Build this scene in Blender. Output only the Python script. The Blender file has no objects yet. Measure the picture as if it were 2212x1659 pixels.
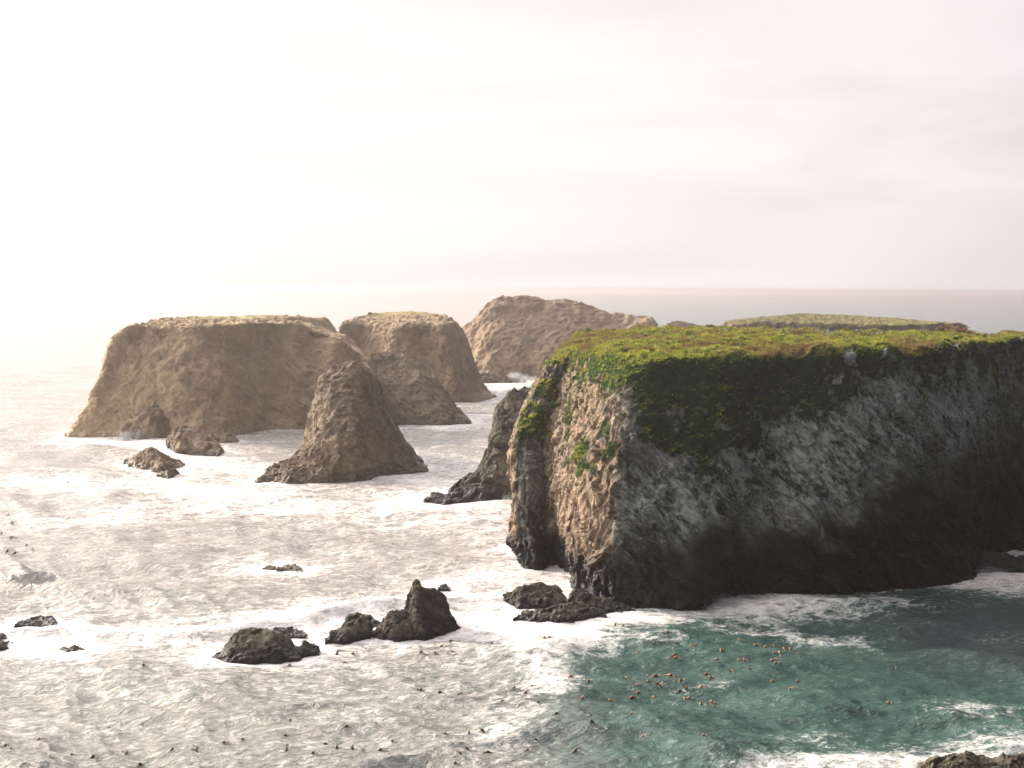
import bpy, math, random
import numpy as np
from mathutils import Vector, Matrix

# ------------------------------------------------------------------ camera
W_, H_ = 1024, 768
FPX = 1422.0
CAM_Z = 36.0
PITCH = math.atan(96.3 / FPX)
ROLL = math.atan(6.0 / 1024)
scene = bpy.context.scene
COL = scene.collection
cam_d = bpy.data.cameras.new("camera")
cam = bpy.data.objects.new("camera", cam_d)
COL.objects.link(cam)
cam_d.sensor_width = 36.0
cam_d.lens = 36.0 * FPX / W_
cam_d.clip_start = 0.5
cam_d.clip_end = 60000
CAM_M = Matrix.Rotation(math.pi / 2 - PITCH, 4, 'X') @ Matrix.Rotation(ROLL, 4, 'Z')
cam.matrix_world = Matrix.Translation((0, 0, CAM_Z)) @ CAM_M
scene.camera = cam

# ------------------------------------------------------------------ light
SUN_AZ = math.radians(-55)      # left of the view axis
SUN_EL = math.radians(22)
SUN = Vector((math.sin(SUN_AZ) * math.cos(SUN_EL), math.cos(SUN_AZ) * math.cos(SUN_EL), math.sin(SUN_EL)))
sl = bpy.data.lights.new("sun", 'SUN')
sl.energy = 5.0
sl.angle = math.radians(0.6)
sl.color = (1.0, 0.82, 0.66)
so = bpy.data.objects.new("sun", sl)
COL.objects.link(so)
so.rotation_mode = 'QUATERNION'
so.rotation_quaternion = SUN.to_track_quat('Z', 'Y')
so.location = SUN * 500

scene.view_settings.view_transform = 'Standard'
scene.view_settings.look = 'None'
scene.view_settings.exposure = 0.68
scene.view_settings.gamma = 1
scene.cycles.use_denoising = True
scene.cycles.max_bounces = 5
scene.cycles.volume_bounces = 0
scene.cycles.transparent_max_bounces = 6
scene.cycles.sample_clamp_indirect = 4
scene.cycles.sample_clamp_direct = 12


class NT:
    """tiny node-graph writer"""
    def __init__(s, tree):
        s.t = tree; s.n = tree.nodes; s.l = tree.links
        s.n.clear()

    def node(s, typ, ins=None, **kw):
        n = s.n.new(typ)
        for k, v in kw.items():
            setattr(n, k, v)
        if ins:
            for k, v in ins.items():
                s.put(n.inputs[k], v)
        return n

    def put(s, sock, v):
        if isinstance(v, bpy.types.NodeSocket):
            s.l.new(v, sock)
        else:
            sock.default_value = v

    def math(s, op, a, b=0.0, c=0.0, clamp=False):
        n = s.node('ShaderNodeMath', {0: a, 1: b, 2: c}, operation=op)
        n.use_clamp = clamp
        return n.outputs[0]

    def mix(s, f, a, b):
        n = s.node('ShaderNodeMix', data_type='RGBA')
        s.put(n.inputs['Factor'], f)
        ca = [i for i in n.inputs if i.name == 'A' and i.type == 'RGBA'][0]
        cb = [i for i in n.inputs if i.name == 'B' and i.type == 'RGBA'][0]
        s.put(ca, a if isinstance(a, bpy.types.NodeSocket) else (*a, 1))
        s.put(cb, b if isinstance(b, bpy.types.NodeSocket) else (*b, 1))
        return [o for o in n.outputs if o.type == 'RGBA'][0]

    def mapr(s, v, a, b, c=0.0, d=1.0, smooth=False):
        n = s.node('ShaderNodeMapRange', {'Value': v, 'From Min': a, 'From Max': b, 'To Min': c, 'To Max': d})
        n.clamp = True
        if smooth:
            n.interpolation_type = 'SMOOTHSTEP'
        return n.outputs[0]

    def noise(s, vec, scale, detail=4.0, rough=0.55, dist=0.0):
        n = s.node('ShaderNodeTexNoise', {'Vector': vec, 'Scale': scale, 'Detail': detail, 'Roughness': rough, 'Distortion': dist})
        return n.outputs[0]

    def attr(s, name):
        return s.node('ShaderNodeAttribute', attribute_name=name).outputs['Fac']

    def mapping(s, vec, scale=(1, 1, 1), rot=(0, 0, 0), loc=(0, 0, 0)):
        return s.node('ShaderNodeMapping', {'Vector': vec, 'Scale': scale, 'Rotation': rot, 'Location': loc}).outputs[0]


world = bpy.data.worlds.new("World")
scene.world = world
world.use_nodes = True
g = NT(world.node_tree)
sky = g.node('ShaderNodeTexSky', sky_type='NISHITA', sun_disc=False, sun_elevation=SUN_EL, sun_rotation=SUN_AZ,
             altitude=30, air_density=1.3, dust_density=1.5, ozone_density=1.0)
gen = g.node('ShaderNodeTexCoord').outputs['Generated']
dot = g.node('ShaderNodeVectorMath', {0: gen, 1: tuple(SUN)}, operation='DOT_PRODUCT').outputs['Value']
d01 = g.math('MAXIMUM', g.math('MULTIPLY_ADD', dot, 0.5, 0.5), 0.0)
glow = g.math('POWER', d01, 6.0)
# extra glow added above the frame, towards the sun, to brighten the sea
elev = g.node('ShaderNodeSeparateXYZ', {0: gen}).outputs['Z']
high = g.math('MULTIPLY', g.math('POWER', d01, 9.0), g.mapr(elev, .215, .48, smooth=True))
mid = g.mapr(d01, .40, .68, smooth=True)
# thin high cloud veil: warm and bright round the sun, cool and dim away from it
lum = g.math('ADD', g.math('ADD', g.math('MULTIPLY_ADD', glow, .42, g.math('MULTIPLY', high, 5.5)), g.math("MULTIPLY", mid, 0.475)), 0.062)
tint = g.mix(g.mapr(d01, .60, .88, smooth=True), g.mix(g.mapr(d01, .3, .6, smooth=True), (.78, .90, 1.0), (1.0, .925, .945)), (1.0, .935, .895))
cloud = g.node('ShaderNodeVectorMath', {0: tint}, operation='SCALE')
g.put(cloud.inputs['Scale'], g.math('MULTIPLY', lum, 1.11))
cm = g.mapping(gen, (1.0, 1.0, 5.5))
cn = g.mapr(g.noise(cm, 2.6, 7, 0.5, 0.9), 0.35, 0.68, 0.92, 1.06)
cloud2 = g.node('ShaderNodeVectorMath', {0: cloud.outputs[0]}, operation='SCALE')
g.put(cloud2.inputs['Scale'], cn)
b1 = g.node('ShaderNodeBackground', {'Color': sky.outputs[0], 'Strength': 0.05})
b2 = g.node('ShaderNodeBackground', {'Color': cloud2.outputs[0], 'Strength': 1.0})
ad = g.node('ShaderNodeMixShader', {0: .9})      # nine tenths thin cloud, blue sky between
g.l.new(b1.outputs[0], ad.inputs[1]); g.l.new(b2.outputs[0], ad.inputs[2])
out = g.node('ShaderNodeOutputWorld')
g.l.new(ad.outputs[0], out.inputs['Surface'])

# ------------------------------------------------------------------ measuring helpers
_R = np.array(CAM_M.to_3x3())
KD = 1024 / 2212.0            # photograph measured on a 2212-wide view


def ray(px, py):
    v = _R @ np.array([px * KD - 512.0, 384.0 - py * KD, -FPX])
    return v / v[1]


def base_d(px, py, z=0.0):
    r = ray(px, py)
    return (z - CAM_Z) / r[2]


def at(px, py, d=None, z=0.0):
    r = ray(px, py)
    if d is None:
        d = (z - CAM_Z) / r[2]
    return np.array([r[0] * d, d, CAM_Z + r[2] * d])


def tag(o, label=None, cat=None, group=None, kind=None):
    if label: o['label'] = label
    if cat: o['category'] = cat
    if group: o['group'] = group
    if kind: o['kind'] = kind
    return o


# ------------------------------------------------------------------ numpy noise
_rs = np.random.RandomState(7)
_perm = _rs.permutation(256).astype(np.int32)
_perm = np.concatenate([_perm, _perm, _perm])
_grad = _rs.normal(size=(256, 3)).astype(np.float32)
_grad /= np.linalg.norm(_grad, axis=1)[:, None]
_rnd = _rs.rand(256, 6).astype(np.float32)


def _hash(ix, iy, iz):
    return _perm[(_perm[(_perm[ix & 255] + iy) & 255] + iz) & 255]


def perlin(P, seed=0):
    P = P.astype(np.float32) + np.float32(seed * 17.31)
    I = np.floor(P).astype(np.int32)
    F = P - I
    U = F * F * F * (F * (F * 6 - 15) + 10)
    out = np.zeros(len(P), np.float32)
    for dx in (0, 1):
        wx = U[:, 0] if dx else 1 - U[:, 0]
        for dy in (0, 1):
            wy = U[:, 1] if dy else 1 - U[:, 1]
            for dz in (0, 1):
                wz = U[:, 2] if dz else 1 - U[:, 2]
                G = _grad[_hash(I[:, 0] + dx, I[:, 1] + dy, I[:, 2] + dz)]
                out += wx * wy * wz * (G[:, 0] * (F[:, 0] - dx) + G[:, 1] * (F[:, 1] - dy) + G[:, 2] * (F[:, 2] - dz))
    return out * 1.6


def fbm(P, octv=4, gain=0.5, lac=2.03, ridged=False, seed=0):
    a, s, tot = 1.0, np.zeros(len(P), np.float32), 0.0
    Q = P.copy()
    for k in range(octv):
        n = perlin(Q, seed + k)
        if ridged:
            n = 1 - 2 * np.abs(n)
        s += a * n; tot += a
        a *= gain; Q = Q * lac
    return s / tot


def facets(P, seed=0, tilt=1.0):
    """fractured rock: every cell is a plane tilted its own way"""
    P = P.astype(np.float32) + np.float32(seed * 9.17)
    I = np.floor(P).astype(np.int32)
    best = np.full(len(P), 1e9, np.float32)
    val = np.zeros(len(P), np.float32)
    for dx in (-1, 0, 1):
        for dy in (-1, 0, 1):
            for dz in (-1, 0, 1):
                h = _hash(I[:, 0] + dx, I[:, 1] + dy, I[:, 2] + dz)
                r = _rnd[h]
                D = P - (I + np.array([dx, dy, dz]) + r[:, :3])
                dist = (D * D).sum(1)
                v = (D * _grad[h]).sum(1) * tilt + (r[:, 3] - .5)
                m = dist < best
                best[m] = dist[m]; val[m] = v[m]
    return val


_e1 = np.array([.66, .25, -.71]); _e1 /= np.linalg.norm(_e1)
_e2 = np.cross(_e1, [0, 1, 0]); _e2 /= np.linalg.norm(_e2)
_e3 = np.cross(_e1, _e2)
STRATA = np.stack([_e1 * .42, _e2 * 1.25, _e3], 1).astype(np.float32)


def smooth(a, b, x):
    t = np.clip((x - a) / (b - a), 0, 1)
    return t * t * (3 - 2 * t)


UPRIGHT = np.diag([1.1, 1.1, .6]).astype(np.float32)


def rock_disp(P, s=1.0, seed=0, rough=1.0, basis=None):
    q = (P @ (STRATA if basis is None else basis)) / s
    wv = np.stack([perlin(P / (7 * s), seed + 11), perlin(P / (7 * s), seed + 12), perlin(P / (7 * s), seed + 13)], 1)
    q = q + wv * 1.6
    d = 1.0 * fbm(P / (15 * s), 3, seed=seed)
    d += 0.75 * fbm(q / 5.5, 4, .5, ridged=True, seed=seed + 3)
    d += rough * 0.75 * facets(q / 2.6, seed)
    d += rough * 0.30 * facets(q / 0.95, seed + 5)
    d += rough * 0.10 * fbm(q / 0.5, 3, .6, seed=seed + 9)
    return d * s


# ------------------------------------------------------------------ meshes
def mesh_from(name, V, F, mats, attrs=None, smooth_=True, normals=None, parent=None):
    me = bpy.data.meshes.new(name)
    V = np.asarray(V, np.float32); F = np.asarray(F, np.int32)
    k = F.shape[1]
    me.vertices.add(len(V)); me.vertices.foreach_set('co', V.ravel())
    me.loops.add(len(F) * k); me.loops.foreach_set('vertex_index', F.ravel())
    me.polygons.add(len(F))
    me.polygons.foreach_set('loop_start', np.arange(0, len(F) * k, k, dtype=np.int32))
    me.polygons.foreach_set('loop_total', np.full(len(F), k, np.int32))
    me.update(calc_edges=True)
    if smooth_:
        me.polygons.foreach_set('use_smooth', np.ones(len(F), bool))
    for m in mats if isinstance(mats, (list, tuple)) else [mats]:
        me.materials.append(m)
    for nm, a in (attrs or {}).items():
        at_ = me.attributes.new(nm, 'FLOAT', 'POINT')
        at_.data.foreach_set('value', np.asarray(a, np.float32))
    me.validate()
    if normals is not None and smooth_:
        me.normals_split_custom_set_from_vertices(np.asarray(normals, np.float32))
    o = bpy.data.objects.new(name, me)
    COL.objects.link(o)
    if parent is not None:
        o.parent = parent
    return o


def grid_faces(nr, nc, wrap=True):
    i = np.arange(nr - 1)[:, None]; j = np.arange(nc if wrap else nc - 1)[None, :]
    jn = (j + 1) % nc
    return np.stack([i * nc + j, i * nc + jn, (i + 1) * nc + jn, (i + 1) * nc + j], -1).reshape(-1, 4)


def grid_normals(G):
    du = np.roll(G, -1, 1) - np.roll(G, 1, 1)
    dv = np.gradient(G, axis=0)
    N = np.cross(du, dv)
    L = np.linalg.norm(N, axis=2, keepdims=True)
    N = N / np.maximum(L, 1e-6)
    return N


def catmull(C, t, periodic):
    """C: (n, ...) control values, t: float params in index units"""
    n = len(C)
    i = np.floor(t).astype(int); f = (t - i).reshape((-1,) + (1,) * (C.ndim - 1))
    idx = lambda k: (k % n) if periodic else np.clip(k, 0, n - 1)
    a, b, c, d = C[idx(i - 1)], C[idx(i)], C[idx(i + 1)], C[idx(i + 2)]
    return .5 * ((2 * b) + (-a + c) * f + (2 * a - 5 * b + 4 * c - d) * f ** 2 + (-a + 3 * b - 3 * c + d) * f ** 3)


def resample(pts, k):
    """polyline -> k points at equal arc length"""
    pts = np.asarray(pts, float)
    L = np.r_[0, np.cumsum(np.linalg.norm(np.diff(pts, axis=0), axis=1))]
    s = np.linspace(0, L[-1], k)
    return np.stack([np.interp(s, L, pts[:, j]) for j in range(pts.shape[1])], 1)


SHORES = []      # waterline points of every rock: (x, y, strength)


def column(pts, setback=0.0, d0=None, K=8, p=1.0):
    """pixel polyline from the waterline up -> world column"""
    pts = resample(pts, K)
    if d0 is None:
        d0 = base_d(*pts[0])
    y0, y1 = pts[0][1], pts[-1][1]
    out = []
    for q in pts:
        s = np.clip((y0 - q[1]) / max(1e-6, (y0 - y1)), 0, 1)
        out.append(at(q[0], q[1], d0 + setback * s ** p))
    return np.array(out)


def loft(front, back, spine, top_dz, px_m, wall_k=8, back_w=0.25, under=3.0, cap_lv=4, cap_pow=1.5, nv_extra=1.0, disp=None, shore=1.0):
    """front, back: lists of world columns (K,3) in order round the rock.
    spine: ((x,y),(x,y)) line the cap closes to."""
    cols = list(front) + list(back)
    n = len(cols)
    A = np.array(cols)                                   # n,K,3
    cen = np.array([A[:, 0, 0].mean(), A[:, 0, 1].mean()])
    # skirt under water
    base = A[:, 0].copy()
    out2 = base[:, :2] - cen
    ln = np.linalg.norm(out2, axis=1, keepdims=True)
    sk = base.copy(); sk[:, :2] += out2 / ln * under * .35; sk[:, 2] -= under
    rim = A[:, -1]
    s0, s1 = np.array(spine[0], float), np.array(spine[1], float)
    ax = s1 - s0
    t = np.clip(((rim[:, :2] - s0) @ ax) / max(1e-9, ax @ ax), 0, 1)
    C = s0 + t[:, None] * ax
    tz = np.array(top_dz, float)
    cz = tz[0] + (tz[1] - tz[0]) * t
    caps = []
    for k in range(1, cap_lv + 1):
        f = k / cap_lv
        z = rim[:, 2] * (1 - f) ** cap_pow + cz * (1 - (1 - f) ** cap_pow)
        caps.append(np.c_[rim[:, :2] * (1 - f) + C * f, z])
    L = np.concatenate([sk[:, None], A, np.stack(caps, 1)], 1)    # n, lv, 3
    # u sampling
    midl = L.mean(1)
    seg = np.linalg.norm(np.roll(base, -1, 0) - base, axis=1)
    ts = []
    nf = len(front)
    for i in range(n):
        w = 1.0 if i < nf - 1 else back_w
        m = max(3, int(seg[i] / px_m * w))
        ts.append(i + np.arange(m) / m)
    tu = np.concatenate(ts)
    G = catmull(L, tu, True)                              # nu, lv, 3
    lv = G.shape[1]
    G = np.swapaxes(G, 0, 1)
    segv = np.linalg.norm(np.diff(L, axis=1), axis=2).max(0)
    tv = []
    for i in range(lv - 1):
        m = max(3, int(segv[i] / px_m * nv_extra * (1 if i < lv - 1 - cap_lv else .55)))
        tv.append(i + np.arange(m) / m)
    tv = np.r_[np.concatenate(tv), lv - 1 - 1e-6]
    G = catmull(G, tv, False)
    N = grid_normals(G)
    # outward?
    if ((G[:len(G) // 2, :, :2] - cen) * N[:len(G) // 2, :, :2]).sum(2).mean() < 0:
        N = -N; flip = True
    else:
        flip = False
    for b in base:
        SHORES.append((b[0], b[1], shore))
    bb = catmull(base, np.arange(0, n, 0.25), True)
    for b in bb:
        SHORES.append((b[0], b[1], shore))
    return G, N, flip, tv, lv


def back_cols(front, T, bs=0.96, skip=1, inset=0.12, skyl=None):
    n = len(front)
    cen = np.mean([c[0][:2] for c in front], 0)
    out = []
    for i in range(n - 2, 0, -skip):
        w = max(0.0, math.sin(math.pi * i / (n - 1))) ** .45
        c = front[i].copy()
        c[:, 1] += T * w
        c[:, 0] = c[:, 0] * (1 - inset) + cen[0] * inset
        if skyl is None:
            c[:, 2] *= bs
        else:            # the far rim rises to the height the skyline shows
            top = c[-1]
            px = 1106 + top[0] / top[1] * FPX / KD
            zt = at(px, skyl[i], top[1])[2]
            c[:, 2] *= zt / top[2]
        out.append(c)
    return out

# ------------------------------------------------------------------ materials
def new_mat(name):
    m = bpy.data.materials.new(name)
    m.use_nodes = True
    return m, NT(m.node_tree)


def rock_mat(name, base, light, pale, dark, green, dry, tidal=(0.0045, 0.0055, 0.005), layer=0.0, bump=1.0):
    m, g = new_mat(name)
    P = g.node('ShaderNodeNewGeometry').outputs['Position']
    st = g.mapping(g.mapping(P, rot=(0, math.radians(45), math.radians(12))), (1.15, 1.0, .48))
    n1 = g.noise(st, 0.55, 7, .62, .8)
    n2 = g.noise(P, 0.16, 5, .55, .4)
    n3 = g.noise(st, 2.6, 6, .65, .3)
    c = g.mix(g.mapr(n1, .36, .62, smooth=True), dark, base)
    c = g.mix(g.mapr(n2, .45, .66, smooth=True), c, light)
    c = g.mix(g.math('MULTIPLY', g.mapr(n3, .52, .66), .55), c, pale)
    ly = g.noise(g.mapping(g.mapping(P, rot=(0, math.radians(14), 0)), (.06, .06, .5)), 1.0, 6, .65, 1.2)
    c = g.mix(g.math('MULTIPLY', g.mapr(ly, .52, .62), layer), c, dark)
    c = g.mix(g.math('MULTIPLY', g.mapr(ly, .47, .40), layer * .8), c, pale)
    c = g.mix(g.math('MULTIPLY', g.attr('warm'), .65), c, g.mix(g.mapr(n1, .36, .62), (.075, .055, .036), (.27, .19, .115)))  # sunlight on the west side painted into the rock as a warmer tone
    # crusts of pale lichen and guano; also lifts the sunlit west side
    pm = g.attr('pale')
    sunlit_pale = g.mix(g.attr('warm'), pale, (.35, .25, .16))
    pf = g.math('MULTIPLY', g.mapr(g.math('ADD', g.math('MULTIPLY', n1, .55), g.math('MULTIPLY', n3, .45)), .44, .58), pm)
    c = g.mix(pf, c, sunlit_pale)
    # darker lines along the cracks
    vo = g.node('ShaderNodeTexVoronoi', {'Vector': g.mapping(st, (1, 1, 1)), 'Scale': .75, 'Randomness': 1.0}, feature='DISTANCE_TO_EDGE')
    ck = g.mapr(vo.outputs['Distance'], 0.0, 0.05, 1, 0)
    c = g.mix(g.math('MULTIPLY', ck, .5), c, dark)
    # tide zone: wet mussels and weed
    td = g.attr('tidal')
    tcol = g.mix(g.mapr(n3, .45, .7), tidal, tuple(v * 2.2 for v in tidal))
    c = g.mix(g.mapr(g.math('ADD', g.math('MULTIPLY', td, .8), g.math('ADD', g.math('MULTIPLY', n1, .55), g.math('MULTIPLY', n3, .35))), .55, 1.15, smooth=True), c, tcol)
    # vegetation
    gn = g.noise(P, 1.1, 6, .65, .3)
    gn2 = g.noise(P, .22, 4, .6)
    gc = g.mix(g.mapr(gn, .35, .68), green, tuple(v * 1.9 for v in green))
    nz = g.node('ShaderNodeSeparateXYZ', {0: g.node('ShaderNodeNewGeometry').outputs['Normal']}).outputs['Z']
    moss = g.mix(g.mapr(gn, .38, .66), (.014, .028, .011), (.036, .060, .022))
    gc = g.mix(g.mapr(nz, .40, .72), moss, gc)      # low creeping plants on the steep face, turf on the flat
    gc = g.mix(g.math('MULTIPLY', g.mapr(gn2, .5, .66, smooth=True), g.math('MULTIPLY', g.mapr(nz, .45, .8), g.math('MULTIPLY_ADD', g.attr('dryness'), .8, .15))), gc, dry)
    gf = g.mapr(g.math('ADD', g.attr('grass'), g.math('MULTIPLY_ADD', g.math('ADD', gn, n3), .75, -.75)), .36, .66, smooth=True)
    c = g.mix(gf, c, gc)
    bh = g.math('ADD', g.math('MULTIPLY', n3, .5), g.math('MULTIPLY', g.noise(P, 7.0, 4, .7), .25))
    bp = g.node('ShaderNodeBump', {'Height': bh, 'Strength': .75 * bump, 'Distance': .5})
    rg = g.mapr(td, .3, .8, .85, .5)
    b = g.node('ShaderNodeBsdfPrincipled', {'Base Color': c, 'Roughness': rg, 'Normal': bp.outputs[0], 'Specular IOR Level': g.math('MULTIPLY_ADD', gf, -.3, .3)})
    o = g.node('ShaderNodeOutputMaterial')
    g.l.new(b.outputs[0], o.inputs['Surface'])
    return m


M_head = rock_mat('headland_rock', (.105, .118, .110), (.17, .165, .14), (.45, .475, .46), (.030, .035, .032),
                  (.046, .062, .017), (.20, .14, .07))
M_stack = rock_mat('stack_rock', (.18, .138, .090), (.24, .18, .115), (.33, .255, .17), (.085, .066, .044),
                   (.105, .10, .045), (.21, .16, .09), tidal=(.09, .072, .048), layer=.2)
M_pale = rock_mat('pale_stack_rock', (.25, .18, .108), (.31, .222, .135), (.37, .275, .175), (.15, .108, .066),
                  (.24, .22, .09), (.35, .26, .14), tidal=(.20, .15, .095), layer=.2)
M_glare = rock_mat('glare_stack_rock', (.38, .275, .165), (.44, .325, .20), (.50, .38, .25), (.26, .19, .115),
                      (.28, .26, .12), (.42, .32, .18), tidal=(.30, .23, .15), layer=.2)  # rock colour lifted to stand in for glare over the stack
M_near = rock_mat('shore_rock', (.074, .067, .050), (.115, .10, .07), (.19, .165, .12), (.024, .022, .016),
                  (.05, .06, .02), (.09, .07, .03), tidal=(.014, .014, .012))


def foliage_mat(name, c1, c2, trans=.45):
    m, g = new_mat(name)
    P = g.node('ShaderNodeNewGeometry').outputs['Position']
    n = g.noise(P, .9, 4, .6)
    c = g.mix(g.mapr(n, .35, .68), c1, c2)
    n2 = g.noise(P, .16, 5, .62)
    up_ = g.mapr(g.node('ShaderNodeSeparateXYZ', {0: P}).outputs['Z'], 24.5, 27.5)      # drier on the exposed top
    c = g.mix(g.math('MULTIPLY', g.math('MULTIPLY', g.mapr(n2, .47, .57), up_), .85), c, (.20, .135, .065))
    d = g.node('ShaderNodeBsdfDiffuse', {'Color': c})
    t = g.node('ShaderNodeBsdfTranslucent', {'Color': c})
    mx = g.node('ShaderNodeMixShader', {0: trans})
    g.l.new(d.outputs[0], mx.inputs[1]); g.l.new(t.outputs[0], mx.inputs[2])
    o = g.node('ShaderNodeOutputMaterial')
    g.l.new(mx.outputs[0], o.inputs['Surface'])
    return m


# ------------------------------------------------------------------ rocks
def make_rock(name, label, cat, G, N, flip, mat, s=1.0, seed=0, amp=1.0, rough=1.0, tidal_h=3.0,
              grass_fn=None, pale_fn=None, group=None, dry=.5, split=False, tidal_fn=None, sunlit_fn=None, gully=0.0):
    nr, nc = G.shape[:2]
    P = G.reshape(-1, 3).astype(np.float32)
    Nf = N.reshape(-1, 3).astype(np.float32)
    gr = grass_fn(P, Nf) if grass_fn else np.zeros(len(P), np.float32)
    d = rock_disp(P, s, seed, rough) * amp
    if gully:
        d = d + gully * fbm((P * np.array([1, 1, .28], np.float32)) / 11, 4, .5, ridged=True, seed=seed + 40) / max(amp, .01)
    if sunlit_fn:
        wf = sunlit_fn(P, Nf)
        dv = rock_disp(P, s * .62, seed + 2, rough * 1.3, UPRIGHT) * amp * 1.15
        d = (d - np.median(d)) * (1 - wf) + (dv - np.median(dv)) * wf
    d = d - np.median(d)
    keep = 1 - .88 * smooth(.3, .8, gr)
    P2 = P + Nf * (d * keep)[:, None]
    if grass_fn:
        cl = fbm(P / 1.7, 4, .6, ridged=True, seed=31) * .38 + fbm(P * np.array([1, .7, 1], np.float32) / 3.8, 4, .55, seed=35) * 1.25
        P2 = P2 + (Nf * .5 + np.array([0, 0, .5], np.float32)) * (cl * smooth(.3, .8, gr))[:, None]
    th = tidal_fn(P) if tidal_fn else tidal_h
    ti = 1 - smooth(-1.6, 1.2, (P2[:, 2] - th) / np.maximum(th * .45, .3) + perlin(P / 3.0, 3) * .8)
    pa = pale_fn(P, Nf) if pale_fn else np.zeros(len(P), np.float32)
    G2 = P2.reshape(nr, nc, 3)
    NN = grid_normals(G2)
    if flip: NN = -NN
    NN = NN.reshape(-1, 3)
    F = grid_faces(nr, nc)
    if not flip: F = F[:, ::-1] if False else F
    dryv = np.full(len(P), dry, np.float32) if np.isscalar(dry) else dry(P)
    att = {'grass': gr, 'tidal': ti, 'pale': pa, 'dryness': dryv, 'warm': sunlit_fn(P, Nf) if sunlit_fn else np.zeros(len(P), np.float32)}
    # orient faces outward
    f0 = F[len(F) // 3:len(F) // 3 + 2000]
    fn = np.cross(P2[f0[:, 1]] - P2[f0[:, 0]], P2[f0[:, 2]] - P2[f0[:, 0]])
    if (fn * Nf[f0[:, 0]]).sum() < 0:
        F = F[:, ::-1]
    if not split:
        o = mesh_from(name, P2, F, mat, att, normals=NN)
        tag(o, label, cat, group)
        return o, P2, NN, gr
    root = bpy.data.objects.new(name, None)
    COL.objects.link(root)
    tag(root, label, cat, group)
    gf = gr[F].mean(1) > .5
    for nm, msk in (('cliff', ~gf), ('turf', gf)):
        Fs = F[msk]
        u, inv = np.unique(Fs, return_inverse=True)
        mesh_from(nm, P2[u], inv.reshape(Fs.shape), mat, {k: v[u] for k, v in att.items()}, normals=NN[u], parent=root)
    return root, P2, NN, gr


def boulder(name, label, cat, sil, base, T, mat, px_m, s=.5, seed=0, amp=1.0, n=12, lean=.06, top=.45, group=None,
            tidal_h=1.0, rough=1.0, grass_fn=None, under=2.0, split=False, d0=None, T_back=None, dry=.5, pale_fn=None, gully=0.0):
    sil = np.array(sil, float); base = np.array(base, float)
    xl, xr = sil[0, 0], sil[-1, 0]
    cols = []
    u = np.linspace(0, 1, n)
    u = .5 - .5 * np.cos(u * math.pi) * (.55 + .45 * np.abs(np.cos(u * math.pi)))
    # arc length parameter along the outline keeps steep flanks sampled
    L = np.r_[0, np.cumsum(np.linalg.norm(np.diff(sil, axis=0), axis=1))]
    sx = np.interp(np.linspace(0, L[-1], n), L, sil[:, 0]); sy = np.interp(np.linspace(0, L[-1], n), L, sil[:, 1])
    bx = xl + (xr - xl) * (.35 * np.linspace(0, 1, n) + .65 * (sx - xl) / (xr - xl))
    by = np.interp(bx, base[:, 0], base[:, 1])
    for i in range(n):
        b = np.array([bx[i], by[i]]); t = np.array([sx[i], min(sy[i], by[i] - .8)])
        w = max(0.0, math.sin(math.pi * i / (n - 1))) ** .6
        dd = base_d(*b) if d0 is None else d0
        K = 7
        pts = []
        for k in range(K):
            f = k / (K - 1)
            xx = b[0] + (t[0] - b[0]) * f ** .8
            pts.append(at(xx, b[1] + (t[1] - b[1]) * f, dd + T * top * w * f ** 1.4))
        cols.append(np.array(pts))
    back = []
    for i in range(n - 2, 0, -1):
        w = max(0.0, math.sin(math.pi * i / (n - 1))) ** .6
        c = cols[i].copy()
        rim = c[-1]
        # mirror the column across the ridge
        for k in range(len(c)):
            c[k, 1] = 2 * rim[1] - c[k, 1] + .12 * T * w
        c[:, 2] *= .97
        back.append(c)
    mid = [(c[-1][0], c[-1][1] + .06 * T) for c in cols]
    q = n // 4
    sp = (mid[q], mid[n - 1 - q])
    zt = (cols[q][-1][2], cols[n - 1 - q][-1][2])
    # cap closes onto the ridge itself
    G, N, flip, tv, lv = loft(cols, back, sp, zt, px_m, cap_lv=2, under=under, back_w=.4)
    # replace cap: collapse to the local ridge between front and back
    k0 = int(np.searchsorted(tv, lv - 3))
    rim = G[k0]
    y_mid = np.zeros(len(rim)); 
    x = rim[:, 0]
    half = rim[:, 1] < np.interp(x, [m[0] for m in sorted(mid)], [m[1] for m in sorted(mid)])
    xs_ = np.array(sorted(mid))
    zs_ = np.array(sorted([(c[-1][0], c[-1][2]) for c in cols]))
    ty = np.interp(x, xs_[:, 0], xs_[:, 1]); tz = np.interp(x, zs_[:, 0], zs_[:, 1])
    for k in range(k0, len(G)):
        f = (k - k0) / max(1, len(G) - 1 - k0)
        G[k, :, 0] = x
        G[k, :, 1] = rim[:, 1] * (1 - f) + ty * f
        G[k, :, 2] = rim[:, 2] * (1 - f) + (tz + (rim[:, 2] - tz) * .3) * f
    N = grid_normals(G)
    if flip: N = -N
    # keep the cap normals sane
    up = smooth(k0 - 2, k0 + 2, np.arange(len(G)))[:, None, None]
    N = N * (1 - up) + np.array([0, 0, 1.]) * up
    N /= np.maximum(np.linalg.norm(N, axis=2, keepdims=True), 1e-6)
    return make_rock(name, label, cat, G, N, flip, mat, s, seed, amp, rough, tidal_h, grass_fn, pale_fn, group=group, split=split, dry=dry, gully=gully)


Q = 1.0       # mesh density

# --- the big headland ---------------------------------------------------------
def hc(pts, sb, d0=None, p=1.0):
    return column(pts, sb, d0, K=10, p=p)

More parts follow.
